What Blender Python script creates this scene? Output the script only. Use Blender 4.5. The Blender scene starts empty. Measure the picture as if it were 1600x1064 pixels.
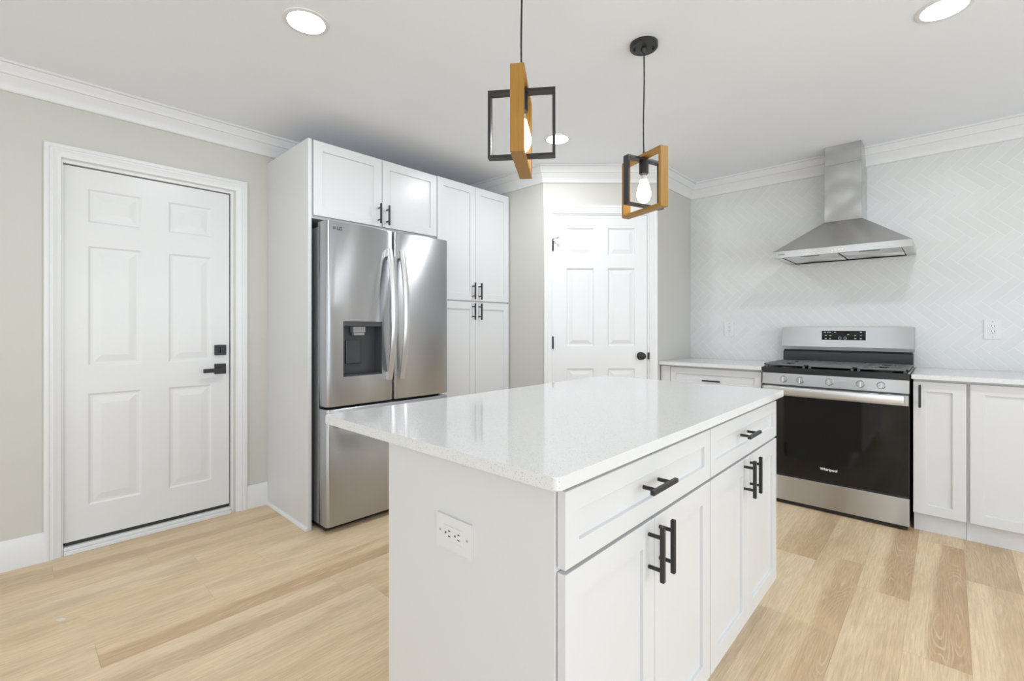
import bpy, bmesh, math, random
from mathutils import Vector, Matrix

random.seed(7)
SC = bpy.context.scene
COL = SC.collection
PI = math.pi

# ------------------------------------------------------------------ camera
cam_d = bpy.data.cameras.new('camera')
cam_d.sensor_fit = 'HORIZONTAL'
cam_d.sensor_width = 36.0
cam_d.lens = 731.7 * 36.0 / 1600.0
cam_d.shift_y = -(532.0 - 512.0) / 1600.0
cam_d.clip_start = 0.02
cam = bpy.data.objects.new('camera', cam_d)
COL.objects.link(cam)
cam.location = (0, 0, 1.2)
cam.rotation_euler = (PI / 2, 0, math.radians(42.99))
SC.camera = cam

# ------------------------------------------------------------------ view, world
SC.view_settings.view_transform = 'Standard'
SC.view_settings.look = 'None'
SC.view_settings.gamma = 1.0
SC.view_settings.use_curve_mapping = False
SC.view_settings.exposure = 0.0
w = bpy.data.worlds.new('sky')
SC.world = w
w.use_nodes = True
bg = w.node_tree.nodes['Background']
bg.inputs[0].default_value = (0.85, 0.93, 1.0, 1)
bg.inputs[1].default_value = 1.6

CEIL = 2.495
XW = -3.403          # door wall
YT = 4.25            # tiled wall
XR = 3.0             # wall out of the frame
YB = -3.6            # wall behind the camera

# area lamps added at assumed, unseen windows behind and beside the camera
def added_daylight(name, loc, rot, sx, sy, power, col=(0.85, 0.935, 1.0)):
    l = bpy.data.lights.new(name, 'AREA')
    l.shape = 'RECTANGLE'
    l.size, l.size_y = sx, sy
    l.energy = power
    l.color = col
    o = bpy.data.objects.new(name, l)
    COL.objects.link(o)
    o.location = loc
    o.rotation_euler = rot
    return o
WIN_B = [(-2.7, -0.5), (0.2, 2.4)]      # x ranges in the wall behind
WIN_R = [(-2.9, -0.4), (0.4, 2.9)]      # y ranges in the side wall
WZ = (0.35, 2.25)
for a, b in WIN_B:
    added_daylight('added_daylight', ((a + b) / 2, YB - 0.16, sum(WZ) / 2), (PI / 2, 0, 0), b - a, WZ[1] - WZ[0], 22)
for a, b in WIN_R:
    added_daylight('added_daylight', (XR + 0.16, (a + b) / 2, sum(WZ) / 2), (PI / 2, 0, PI / 2), b - a, WZ[1] - WZ[0], 57)
CAN_POWER = 8.5
BULB_STRENGTH = 12.0

# ------------------------------------------------------------------ materials
def new_mat(name):
    m = bpy.data.materials.new(name)
    m.use_nodes = True
    nt = m.node_tree
    return m, nt, nt.nodes['Principled BSDF']

def N(nt, kind, **kw):
    n = nt.nodes.new(kind)
    for k, v in kw.items():
        if k.startswith('i_'):
            n.inputs[int(k[2:]) if k[2:].isdigit() else k[2:].replace('_', ' ')].default_value = v
        else:
            setattr(n, k, v)
    return n

def paint(name, col, rough=0.5, bump=0.0, scale=60.0, spec=0.5, var=0.015):
    m, nt, p = new_mat(name)
    p.inputs['Roughness'].default_value = rough
    p.inputs['Specular IOR Level'].default_value = spec
    tc = N(nt, 'ShaderNodeTexCoord')
    nz = N(nt, 'ShaderNodeTexNoise')
    nz.inputs['Scale'].default_value = 3.0
    nt.links.new(tc.outputs['Object'], nz.inputs['Vector'])
    mx = N(nt, 'ShaderNodeMix', data_type='RGBA')
    mx.inputs['A'].default_value = tuple(c * (1 - var) for c in col) + (1,)
    mx.inputs['B'].default_value = tuple(min(1, c * (1 + var)) for c in col) + (1,)
    nt.links.new(nz.outputs['Fac'], mx.inputs['Factor'])
    nt.links.new(mx.outputs['Result'], p.inputs['Base Color'])
    if bump:
        n2 = N(nt, 'ShaderNodeTexNoise')
        n2.inputs['Scale'].default_value = scale
        n2.inputs['Detail'].default_value = 3
        nt.links.new(tc.outputs['Object'], n2.inputs['Vector'])
        b = N(nt, 'ShaderNodeBump')
        b.inputs['Strength'].default_value = bump
        b.inputs['Distance'].default_value = 0.002
        nt.links.new(n2.outputs['Fac'], b.inputs['Height'])
        nt.links.new(b.outputs['Normal'], p.inputs['Normal'])
    return m

def steel(name, col=(0.62, 0.62, 0.62), rough=0.26, brush='Z', wave=0.0, wscale=3.0, wdist=0.01, aniso=0.95):
    """brushed stainless steel; brush = axis along which the scratches run"""
    m, nt, p = new_mat(name)
    p.inputs['Metallic'].default_value = 1.0
    p.inputs['Base Color'].default_value = col + (1,)
    tc = N(nt, 'ShaderNodeTexCoord')
    mp = N(nt, 'ShaderNodeMapping')
    s = {'X': (2, 260, 260), 'Y': (260, 2, 260), 'Z': (260, 260, 2)}[brush]
    mp.inputs['Scale'].default_value = s
    nt.links.new(tc.outputs['Object'], mp.inputs['Vector'])
    nz = N(nt, 'ShaderNodeTexNoise')
    nz.inputs['Scale'].default_value = 1.0
    nz.inputs['Detail'].default_value = 2
    nt.links.new(mp.outputs['Vector'], nz.inputs['Vector'])
    mr = N(nt, 'ShaderNodeMapRange')
    mr.inputs['To Min'].default_value = rough * 0.97
    mr.inputs['To Max'].default_value = rough * 1.03
    nt.links.new(nz.outputs['Fac'], mr.inputs['Value'])
    nt.links.new(mr.outputs['Result'], p.inputs['Roughness'])
    p.inputs['Anisotropic'].default_value = aniso
    p.inputs['Anisotropic Rotation'].default_value = 0.25 if brush == 'X' else 0.0
    tg = N(nt, 'ShaderNodeTangent', direction_type='RADIAL', axis='Z')
    nt.links.new(tg.outputs[0], p.inputs['Tangent'])
    if wave:
        n2 = N(nt, 'ShaderNodeTexNoise')
        n2.inputs['Scale'].default_value = wscale
        n2.inputs['Detail'].default_value = 0.5
        nt.links.new(tc.outputs['Object'], n2.inputs['Vector'])
        b2 = N(nt, 'ShaderNodeBump')
        b2.inputs['Strength'].default_value = wave
        b2.inputs['Distance'].default_value = wdist
        nt.links.new(n2.outputs['Fac'], b2.inputs['Height'])
        nt.links.new(b2.outputs['Normal'], p.inputs['Normal'])
    return m

def quartz():
    m, nt, p = new_mat('white_quartz')
    tc = N(nt, 'ShaderNodeTexCoord')
    v = N(nt, 'ShaderNodeTexVoronoi')
    v.inputs['Scale'].default_value = 520
    nt.links.new(tc.outputs['Object'], v.inputs['Vector'])
    sep = N(nt, 'ShaderNodeSeparateColor')
    nt.links.new(v.outputs['Color'], sep.inputs['Color'])
    # few cells become grey specks, speck only inside the cell
    th = N(nt, 'ShaderNodeMapRange')
    th.inputs['From Min'].default_value = 0.78
    th.inputs['From Max'].default_value = 1.0
    nt.links.new(sep.outputs['Red'], th.inputs['Value'])
    ds = N(nt, 'ShaderNodeMapRange')
    ds.inputs['From Min'].default_value = 0.55
    ds.inputs['From Max'].default_value = 0.25
    nt.links.new(v.outputs['Distance'], ds.inputs['Value'])
    mul = N(nt, 'ShaderNodeMath', operation='MULTIPLY')
    nt.links.new(th.outputs['Result'], mul.inputs[0])
    nt.links.new(ds.outputs['Result'], mul.inputs[1])
    mx = N(nt, 'ShaderNodeMix', data_type='RGBA')
    mx.inputs['A'].default_value = (0.735, 0.735, 0.735, 1)
    mx.inputs['B'].default_value = (0.24, 0.235, 0.23, 1)
    nt.links.new(mul.outputs[0], mx.inputs['Factor'])
    nt.links.new(mx.outputs['Result'], p.inputs['Base Color'])
    p.inputs['Roughness'].default_value = 0.08
    p.inputs['Specular IOR Level'].default_value = 0.6
    return m

def plank_mat():
    """vinyl oak planks: tone per plank from a colour attribute, grain along the plank"""
    m, nt, p = new_mat('oak_planks')
    L = nt.links.new
    at = N(nt, 'ShaderNodeAttribute', attribute_name='tone')
    uv = N(nt, 'ShaderNodeUVMap', uv_map='plank')
    sepa = N(nt, 'ShaderNodeSeparateColor')
    L(at.outputs['Color'], sepa.inputs['Color'])
    # offset the grain per plank
    off = N(nt, 'ShaderNodeCombineXYZ')
    m1 = N(nt, 'ShaderNodeMath', operation='MULTIPLY'); m1.inputs[1].default_value = 37.0
    L(sepa.outputs['Green'], m1.inputs[0])
    L(m1.outputs[0], off.inputs['Z'])
    vec = N(nt, 'ShaderNodeVectorMath', operation='ADD')
    L(uv.outputs['UV'], vec.inputs[0]); L(off.outputs[0], vec.inputs[1])
    # fine fibres
    mp = N(nt, 'ShaderNodeMapping'); mp.inputs['Scale'].default_value = (210, 9, 1)
    L(vec.outputs[0], mp.inputs['Vector'])
    fib = N(nt, 'ShaderNodeTexNoise'); fib.inputs['Scale'].default_value = 1; fib.inputs['Detail'].default_value = 4; fib.inputs['Roughness'].default_value = 0.65
    L(mp.outputs[0], fib.inputs['Vector'])
    # heartwood band along one side of some planks, wobbly edge
    loc = N(nt, 'ShaderNodeUVMap', uv_map='local')
    sx = N(nt, 'ShaderNodeSeparateXYZ'); L(loc.outputs['UV'], sx.inputs[0])
    mpb = N(nt, 'ShaderNodeMapping'); mpb.inputs['Scale'].default_value = (7, 1.1, 1)
    L(vec.outputs[0], mpb.inputs['Vector'])
    wob = N(nt, 'ShaderNodeTexNoise'); wob.inputs['Scale'].default_value = 1; wob.inputs['Detail'].default_value = 2
    L(mpb.outputs[0], wob.inputs['Vector'])
    wa = N(nt, 'ShaderNodeMath', operation='MULTIPLY_ADD'); wa.inputs[1].default_value = 0.55
    L(wob.outputs['Fac'], wa.inputs[0]); L(sx.outputs['X'], wa.inputs[2])
    band = N(nt, 'ShaderNodeMapRange', interpolation_type='SMOOTHSTEP'); band.inputs['From Min'].default_value = 0.62; band.inputs['From Max'].default_value = 0.84
    L(wa.outputs[0], band.inputs['Value'])
    hm = N(nt, 'ShaderNodeMath', operation='MULTIPLY'); L(band.outputs[0], hm.inputs[0]); L(sepa.outputs['Blue'], hm.inputs[1])
    # cathedral grain: iso lines of a stretched noise
    mp2 = N(nt, 'ShaderNodeMapping'); mp2.inputs['Scale'].default_value = (13, 1.5, 1)
    L(vec.outputs[0], mp2.inputs['Vector'])
    big = N(nt, 'ShaderNodeTexNoise'); big.inputs['Scale'].default_value = 1; big.inputs['Detail'].default_value = 1.6; big.inputs['Roughness'].default_value = 0.4
    L(mp2.outputs[0], big.inputs['Vector'])
    mm = N(nt, 'ShaderNodeMath', operation='MULTIPLY'); mm.inputs[1].default_value = 120.0
    L(big.outputs['Fac'], mm.inputs[0])
    sn = N(nt, 'ShaderNodeMath', operation='SINE'); L(mm.outputs[0], sn.inputs[0])
    line = N(nt, 'ShaderNodeMapRange'); line.inputs['From Min'].default_value = 0.3; line.inputs['From Max'].default_value = 1.0
    L(sn.outputs[0], line.inputs['Value'])
    brk = N(nt, 'ShaderNodeTexNoise'); brk.inputs['Scale'].default_value = 1; brk.inputs['Detail'].default_value = 2
    mp3 = N(nt, 'ShaderNodeMapping'); mp3.inputs['Scale'].default_value = (22, 3, 1)
    L(vec.outputs[0], mp3.inputs['Vector']); L(mp3.outputs[0], brk.inputs['Vector'])
    bk = N(nt, 'ShaderNodeMapRange'); bk.inputs['From Min'].default_value = 0.38; bk.inputs['From Max'].default_value = 0.72
    L(brk.outputs['Fac'], bk.inputs['Value'])
    lm = N(nt, 'ShaderNodeMath', operation='MULTIPLY'); L(line.outputs[0], lm.inputs[0]); L(bk.outputs[0], lm.inputs[1])
    # blotches / knots
    mp4 = N(nt, 'ShaderNodeMapping'); mp4.inputs['Scale'].default_value = (7, 1.6, 1)
    L(vec.outputs[0], mp4.inputs['Vector'])
    blo = N(nt, 'ShaderNodeTexNoise'); blo.inputs['Scale'].default_value = 1.3; blo.inputs['Detail'].default_value = 3
    L(mp4.outputs[0], blo.inputs['Vector'])
    bl = N(nt, 'ShaderNodeMapRange'); bl.inputs['From Min'].default_value = 0.5; bl.inputs['From Max'].default_value = 0.78
    L(blo.outputs['Fac'], bl.inputs['Value'])
    # base tone
    tone = N(nt, 'ShaderNodeValToRGB')
    cr = tone.color_ramp
    cr.elements[0].position = 0.0; cr.elements[0].color = (0.50, 0.355, 0.215, 1)
    cr.elements[1].position = 1.0; cr.elements[1].color = (0.83, 0.655, 0.445, 1)
    e = cr.elements.new(0.5); e.color = (0.78, 0.59, 0.372, 1)
    L(sepa.outputs['Red'], tone.inputs['Fac'])
    c1 = N(nt, 'ShaderNodeMix', data_type='RGBA', blend_type='MULTIPLY')
    fr = N(nt, 'ShaderNodeMapRange'); fr.inputs['From Min'].default_value = 0.25; fr.inputs['From Max'].default_value = 0.75; fr.inputs['To Min'].default_value = 0.74; fr.inputs['To Max'].default_value = 1.12
    L(fib.outputs['Fac'], fr.inputs['Value'])
    cc = N(nt, 'ShaderNodeCombineColor')
    for q in range(3): L(fr.outputs[0], cc.inputs[q])
    c1.inputs['Factor'].default_value = 1.0
    L(tone.outputs['Color'], c1.inputs['A']); L(cc.outputs[0], c1.inputs['B'])
    ch = N(nt, 'ShaderNodeMix', data_type='RGBA', blend_type='MULTIPLY'); ch.inputs['B'].default_value = (0.70, 0.61, 0.55, 1)
    L(c1.outputs['Result'], ch.inputs['A']); L(hm.outputs[0], ch.inputs['Factor'])
    c2 = N(nt, 'ShaderNodeMix', data_type='RGBA'); c2.inputs['B'].default_value = (0.78, 0.66, 0.49, 1)
    lf = N(nt, 'ShaderNodeMath', operation='MULTIPLY'); lf.inputs[1].default_value = 0.5
    L(lm.outputs[0], lf.inputs[0]); L(lf.outputs[0], c2.inputs['Factor'])
    L(ch.outputs['Result'], c2.inputs['A'])
    c3 = N(nt, 'ShaderNodeMix', data_type='RGBA'); c3.inputs['B'].default_value = (0.33, 0.21, 0.12, 1)
    bf = N(nt, 'ShaderNodeMath', operation='MULTIPLY'); bf.inputs[1].default_value = 0.38
    L(bl.outputs[0], bf.inputs[0]); L(bf.outputs[0], c3.inputs['Factor'])
    L(c2.outputs['Result'], c3.inputs['A'])
    L(c3.outputs['Result'], p.inputs['Base Color'])
    p.inputs['Roughness'].default_value = 0.42
    p.inputs['Specular IOR Level'].default_value = 0.4
    b = N(nt, 'ShaderNodeBump'); b.inputs['Strength'].default_value = 0.15; b.inputs['Distance'].default_value = 0.001
    L(fib.outputs['Fac'], b.inputs['Height']); L(b.outputs[0], p.inputs['Normal'])
    return m

def tile_mat():
    m, nt, p = new_mat('white_glazed_tile')
    L = nt.links.new
    at = N(nt, 'ShaderNodeAttribute', attribute_name='tone')
    ramp = N(nt, 'ShaderNodeMix', data_type='RGBA')
    ramp.inputs['A'].default_value = (0.675, 0.678, 0.674, 1)
    ramp.inputs['B'].default_value = (0.705, 0.706, 0.702, 1)
    sp = N(nt, 'ShaderNodeSeparateColor')
    L(at.outputs['Color'], sp.inputs['Color']); L(sp.outputs['Red'], ramp.inputs['Factor'])
    L(ramp.outputs['Result'], p.inputs['Base Color'])
    p.inputs['Roughness'].default_value = 0.33
    p.inputs['Specular IOR Level'].default_value = 0.35
    tc = N(nt, 'ShaderNodeTexCoord')
    nz = N(nt, 'ShaderNodeTexNoise'); nz.inputs['Scale'].default_value = 9; nz.inputs['Detail'].default_value = 1
    L(tc.outputs['Object'], nz.inputs['Vector'])
    b = N(nt, 'ShaderNodeBump'); b.inputs['Strength'].default_value = 0.2; b.inputs['Distance'].default_value = 0.003
    L(nz.outputs['Fac'], b.inputs['Height']); L(b.outputs[0], p.inputs['Normal'])
    return m

def wood_mat(name, c0, c1, axis='Z'):
    m, nt, p = new_mat(name)
    L = nt.links.new
    tc = N(nt, 'ShaderNodeTexCoord')
    mp = N(nt, 'ShaderNodeMapping'); mp.inputs['Scale'].default_value = {'Z': (120, 120, 9), 'X': (9, 120, 120)}[axis]
    L(tc.outputs['Object'], mp.inputs['Vector'])
    nz = N(nt, 'ShaderNodeTexNoise'); nz.inputs['Scale'].default_value = 1; nz.inputs['Detail'].default_value = 4
    L(mp.outputs[0], nz.inputs['Vector'])
    mx = N(nt, 'ShaderNodeMix', data_type='RGBA'); mx.inputs['A'].default_value = c0 + (1,); mx.inputs['B'].default_value = c1 + (1,)
    L(nz.outputs['Fac'], mx.inputs['Factor']); L(mx.outputs['Result'], p.inputs['Base Color'])
    p.inputs['Roughness'].default_value = 0.45
    return m

def plain(name, col, rough=0.5, metal=0.0, spec=0.5):
    """single colour with a faint procedural roughness variation"""
    m, nt, p = new_mat(name)
    p.inputs['Base Color'].default_value = col + (1,)
    p.inputs['Metallic'].default_value = metal
    p.inputs['Specular IOR Level'].default_value = spec
    tc = N(nt, 'ShaderNodeTexCoord')
    nz = N(nt, 'ShaderNodeTexNoise'); nz.inputs['Scale'].default_value = 25
    nt.links.new(tc.outputs['Object'], nz.inputs['Vector'])
    mr = N(nt, 'ShaderNodeMapRange'); mr.inputs['To Min'].default_value = rough * 0.92; mr.inputs['To Max'].default_value = min(1, rough * 1.08)
    nt.links.new(nz.outputs['Fac'], mr.inputs['Value'])
    nt.links.new(mr.outputs[0], p.inputs['Roughness'])
    return m

def glow(name, col, strength):
    m, nt, p = new_mat(name)
    p.inputs['Base Color'].default_value = col + (1,)
    p.inputs['Emission Color'].default_value = col + (1,)
    p.inputs['Emission Strength'].default_value = strength
    return m

def glass_mat(name):
    m, nt, p = new_mat(name)
    p.inputs['Base Color'].default_value = (1, 1, 1, 1)
    p.inputs['Roughness'].default_value = 0.02
    p.inputs['Transmission Weight'].default_value = 1.0
    p.inputs['IOR'].default_value = 1.2
    return m

M = dict(
    beige=paint('beige_wall_paint', (0.60, 0.585, 0.545), 0.6, 0.1, 180),
    ceiling=paint('ceiling_paint', (0.875, 0.90, 0.945), 0.7, 0.06, 160),
    trim=paint('white_trim_paint', (0.76, 0.76, 0.765), 0.35),
    door=paint('white_door_paint', (0.75, 0.75, 0.755), 0.32, 0.04, 200),
    cab=paint('white_cabinet_paint', (0.685, 0.685, 0.69), 0.3, 0.02, 200),
    toe=paint('white_toe_kick', (0.72, 0.72, 0.73), 0.4),
    steel_v=steel('stainless_vertical', (0.495, 0.507, 0.525), 0.32, 'X', 0.35, 3.2, 0.014),
    steel_h=steel('stainless_horizontal', (0.55, 0.56, 0.572), 0.28, 'X', 0.15, 2.5, 0.01),
    steel_chimney=steel('stainless_duct', (0.49, 0.49, 0.485), 0.20, 'X', 0.8, 7.0, 0.016),
    steel_hood=steel('stainless_hood', (0.58, 0.58, 0.575), 0.24, 'X', 0.12, 4.0, 0.01),
    handle_steel=steel('polished_handle', (0.72, 0.72, 0.72), 0.36, 'Z', aniso=0.3),
    filter=steel('filter_mesh', (0.75, 0.75, 0.75), 0.42, 'Y'),
    grey_side=plain('grey_appliance_side', (0.20, 0.20, 0.205), 0.42, 0.35),
    door_side=plain('fridge_door_side', (0.42, 0.42, 0.42), 0.35, 0.75),
    black=plain('black_metal', (0.018, 0.019, 0.021), 0.42),
    blackm=plain('matte_black', (0.012, 0.012, 0.013), 0.6),
    enamel=plain('black_enamel', (0.012, 0.013, 0.014), 0.22),
    iron=plain('cast_iron', (0.15, 0.15, 0.153), 0.5),
    glass_black=plain('black_oven_glass', (0.004, 0.004, 0.004), 0.06, 0.0, 0.42),
    gasket=plain('dark_gasket', (0.03, 0.03, 0.032), 0.6),
    dispenser=plain('charcoal_plastic', (0.055, 0.057, 0.062), 0.32),
    nozzle=plain('grey_plastic', (0.36, 0.36, 0.36), 0.3),
    plastic=plain('white_plastic', (0.72, 0.72, 0.715), 0.35),
    slot=plain('dark_slot', (0.02, 0.02, 0.02), 0.7),
    chrome=plain('chrome', (0.75, 0.75, 0.75), 0.12, 1.0),
    mark=plain('dark_lettering', (0.10, 0.10, 0.10), 0.5),
    markw=plain('white_lettering', (0.85, 0.85, 0.85), 0.5),
    bronze=plain('dark_bronze', (0.03, 0.027, 0.025), 0.3, 0.4),
    wood=wood_mat('honey_wood', (0.26, 0.125, 0.014), (0.43, 0.225, 0.035)),
    bulb=glow('lit_bulb', (1.0, 0.86, 0.68), BULB_STRENGTH),
    can=glow('lit_diffuser', (1.0, 0.99, 0.97), 22.0),
    glass=glass_mat('clear_glass'),
    grout=paint('white_grout', (0.80, 0.80, 0.795), 0.8),
    quartz=quartz(), planks=plank_mat(), tile=tile_mat(),
    subfloor=paint('subfloor', (0.45, 0.33, 0.22), 0.8),
)

# ------------------------------------------------------------------ mesh builder
class MB:
    def __init__(self):
        self.bm = bmesh.new()
    def quad(self, a, b, c, d):
        v = [self.bm.verts.new(p) for p in (a, b, c, d)]
        return self.bm.faces.new(v)
    def box(self, x0, x1, y0, y1, z0, z1, bev=0.0, seg=1):
        r = bmesh.ops.create_cube(self.bm, size=1.0)
        vs = r['verts']
        for v in vs:
            v.co = Vector((x0 + (v.co.x + .5) * (x1 - x0), y0 + (v.co.y + .5) * (y1 - y0), z0 + (v.co.z + .5) * (z1 - z0)))
        if bev:
            es = list({e for v in vs for e in v.link_edges})
            bmesh.ops.bevel(self.bm, geom=es, offset=bev, segments=seg, profile=0.5, affect='EDGES', clamp_overlap=True)
        return self
    def cyl(self, p0, p1, r0, r1=None, n=20, cap=True):
        r1 = r0 if r1 is None else r1
        p0, p1 = Vector(p0), Vector(p1)
        d = p1 - p0
        rot = d.to_track_quat('Z', 'Y').to_matrix().to_4x4()
        mat = Matrix.Translation((p0 + p1) / 2) @ rot
        bmesh.ops.create_cone(self.bm, cap_ends=cap, segments=n, radius1=r0, radius2=r1, depth=d.length, matrix=mat)
        return self
    def lathe(self, prof, c=(0, 0, 0), n=28, axis='Z'):
        """prof: [(radius, height)]"""
        rings = []
        for r, h in prof:
            ring = []
            for i in range(n):
                a = 2 * PI * i / n
                x, y = r * math.cos(a), r * math.sin(a)
                p = {'Z': (x, y, h), 'Y': (x, h, y), 'X': (h, x, y)}[axis]
                ring.append(self.bm.verts.new(Vector(c) + Vector(p)))
            rings.append(ring)
        for a, b in zip(rings, rings[1:]):
            for i in range(n):
                self.bm.faces.new((a[i], a[(i + 1) % n], b[(i + 1) % n], b[i]))
        for ring in (rings[0], rings[-1]):
            if len(ring) > 2:
                self.bm.faces.new(ring)
        return self
    def prism(self, pts, lo, hi, axis='X', bev=0.0, seg=1):
        """pts: 2D outline in the plane across axis; X:(y,z) Y:(x,z) Z:(x,y)"""
        def P(p, t):
            return {'X': (t, p[0], p[1]), 'Y': (p[0], t, p[1]), 'Z': (p[0], p[1], t)}[axis]
        a = [self.bm.verts.new(P(p, lo)) for p in pts]
        b = [self.bm.verts.new(P(p, hi)) for p in pts]
        fs = [self.bm.faces.new(a), self.bm.faces.new(b)]
        n = len(pts)
        for i in range(n):
            fs.append(self.bm.faces.new((a[i], a[(i + 1) % n], b[(i + 1) % n], b[i])))
        if bev:
            es = list({e for f in fs[:2] for e in f.edges})
            bmesh.ops.bevel(self.bm, geom=es, offset=bev, segments=seg, profile=0.5, affect='EDGES', clamp_overlap=True)
        return self
    def sweep(self, prof, path, closed=False):
        """prof: [(out, z)] swept along a path of (x, y); out points to the left normal of the path, mitred"""
        path = [Vector(p) for p in path]
        rings = []
        n = len(path)
        for i, p in enumerate(path):
            d0 = (p - path[i - 1]).normalized() if i > 0 else None
            d1 = (path[i + 1] - p).normalized() if i < n - 1 else None
            d0 = d0 or d1; d1 = d1 or d0
            n0 = Vector((-d0.y, d0.x)); n1 = Vector((-d1.y, d1.x))
            m = (n0 + n1) / (1 + n0.dot(n1))
            rings.append([self.bm.verts.new((p.x + m.x * o, p.y + m.y * o, z)) for o, z in prof])
        k = len(prof)
        for a, b in zip(rings, rings[1:]):
            for j in range(k):
                self.bm.faces.new((a[j], a[(j + 1) % k], b[(j + 1) % k], b[j]))
        self.bm.faces.new(rings[0]); self.bm.faces.new(rings[-1])
        return self
    def tube(self, pts, r, n=10):
        pts = [Vector(p) for p in pts]
        rings = []
        for i, p in enumerate(pts):
            d = (pts[min(i + 1, len(pts) - 1)] - pts[max(i - 1, 0)]).normalized()
            q = d.to_track_quat('Z', 'Y')
            rings.append([self.bm.verts.new(p + q @ Vector((r * math.cos(2 * PI * j / n), r * math.sin(2 * PI * j / n), 0))) for j in range(n)])
        for a, b in zip(rings, rings[1:]):
            for j in range(n):
                self.bm.faces.new((a[j], a[(j + 1) % n], b[(j + 1) % n], b[j]))
        self.bm.faces.new(rings[0]); self.bm.faces.new(rings[-1])
        return self
    def build(self, name, mat, parent=None, smooth=False, loc=None, rotz=0.0, angle=35):
        bm = self.bm
        bmesh.ops.recalc_face_normals(bm, faces=bm.faces)
        me = bpy.data.meshes.new(name)
        bm.to_mesh(me)
        bm.free()
        me.materials.append(mat)
        if smooth:
            for p in me.polygons: p.use_smooth = True
            me.set_sharp_from_angle(angle=math.radians(angle))
        o = bpy.data.objects.new(name, me)
        COL.objects.link(o)
        if parent: o.parent = parent
        if loc: o.location = loc
        if rotz: o.rotation_euler = (0, 0, rotz)
        return o

def tag(o, label=None, cat=None, group=None, kind=None):
    if label: o['label'] = label
    if cat: o['category'] = cat
    if group: o['group'] = group
    if kind: o['kind'] = kind
    return o

def thing(name, label, cat, loc=(0, 0, 0), rotz=0.0, group=None, kind=None):
    o = bpy.data.objects.new(name, None)
    o.empty_display_size = 0.1
    COL.objects.link(o)
    o.location = loc
    o.rotation_euler = (0, 0, rotz)
    return tag(o, label, cat, group, kind)

def copy_tree(o, parent=None):
    c = o.copy(); COL.objects.link(c); c.parent = parent
    for ch in list(o.children): copy_tree(ch, c)
    return c

def text_part(name, body, size, mat, parent, loc, rot=(PI / 2, 0, 0), depth=0.0004, squash=1.0, bold=0.0):
    cu = bpy.data.curves.new(name, 'FONT')
    cu.body = body; cu.size = size; cu.extrude = depth; cu.offset = bold
    cu.align_x = 'CENTER'; cu.align_y = 'CENTER'
    tmp = bpy.data.objects.new('tmp', cu)
    COL.objects.link(tmp)
    dg = bpy.context.evaluated_depsgraph_get(); dg.update()
    me = bpy.data.meshes.new_from_object(tmp.evaluated_get(dg))
    bpy.data.objects.remove(tmp); bpy.data.curves.remove(cu)
    me.materials.clear(); me.materials.append(mat)
    o = bpy.data.objects.new(name, me); COL.objects.link(o)
    o.parent = parent; o.location = loc; o.rotation_euler = rot; o.scale = (squash, 1, 1)
    return o

# ------------------------------------------------------------------ structure
def struct(o, label):
    return tag(o, label, 'room', None, 'structure')

# floor: planks run along y
PW = 0.187
mb = MB(); bm = mb.bm
uvl = bm.loops.layers.uv.new('plank'); uv2 = bm.loops.layers.uv.new('local')
tone = bm.loops.layers.float_color.new('tone')
rows0 = math.floor((XW - 0.2 + 0.126) / PW)
rows1 = math.ceil((XR + 0.126) / PW)
FIX = {0: (2.265, {0: 0.55, -1: 0.6}), -1: (2.69, {0: 0.62, -1: 0.62}), 1: (3.1, {}), -2: (1.7, {}), -3: (2.84, {0: 0.45}),
       -12: (0.22, {0: 0.5, -1: .8}), -13: (0.62, {0: .75}), -14: (.9, {0: .85, -1: .5}), -11: (1.05, {0: .6, -1: .9})}
PLEN = 1.25
HEART = {(0, 0): 0.9, (-1, 0): 0.85, (-3, 0): 0.6, (-12, 0): 0.6}
for r in range(rows0, rows1):
    x0 = -0.126 + r * PW; x1 = x0 + PW
    start, tones = FIX.get(r, (random.uniform(0, PLEN), {}))
    k0 = math.floor((YB - 0.2 - start) / PLEN); k1 = math.ceil((YT + 0.1 - start) / PLEN)
    for k in range(k0, k1):
        y0 = start + k * PLEN; y1 = y0 + PLEN
        t = tones.get(k, min(1, max(0.1, random.gauss(0.66, 0.20))))
        g = 0.00025
        f = mb.quad((x0 + g, y0 + g, 0), (x1 - g, y0 + g, 0), (x1 - g, y1 - g, 0), (x0 + g, y1 - g, 0))
        rnd = random.random()
        uo = random.uniform(0, 40)
        heart = HEART.get((r, k), 0.55 if random.random() < 0.08 else random.uniform(0, 0.2))
        for lp, (u, v) in zip(f.loops, ((0, 0), (PW, 0), (PW, PLEN), (0, PLEN))):
            lp[uvl].uv = (u + uo, v)
            lp[uv2].uv = (u / PW, v / PLEN)
            lp[tone] = (t, rnd, heart, 1)
fl = mb.build('floor', M['planks'])
struct(fl, 'light oak vinyl plank floor')
MB().box(XW - 0.3, XR + 0.3, YB - 0.3, YT + 0.3, -0.1, -0.0015).build('subfloor', M['subfloor'], fl)

o = MB().box(XW - 0.3, XR + 0.3, YB - 0.3, YT + 0.3, CEIL, CEIL + 0.1).build('ceiling', M['ceiling'])
struct(o, 'flat pale grey ceiling')

# wall with the entry door
D1 = (0.178, 0.992, 2.083)      # opening y0, y1, top
T = 0.14
mb = MB()
mb.box(XW - T, XW, YB - 0.2, D1[0], 0, CEIL)
mb.box(XW - T, XW, D1[1], 2.98, 0, CEIL)
mb.box(XW - T, XW, D1[0], D1[1], D1[2], CEIL)
struct(mb.build('wall_left', M['beige']), 'beige wall around the entry door')

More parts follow.
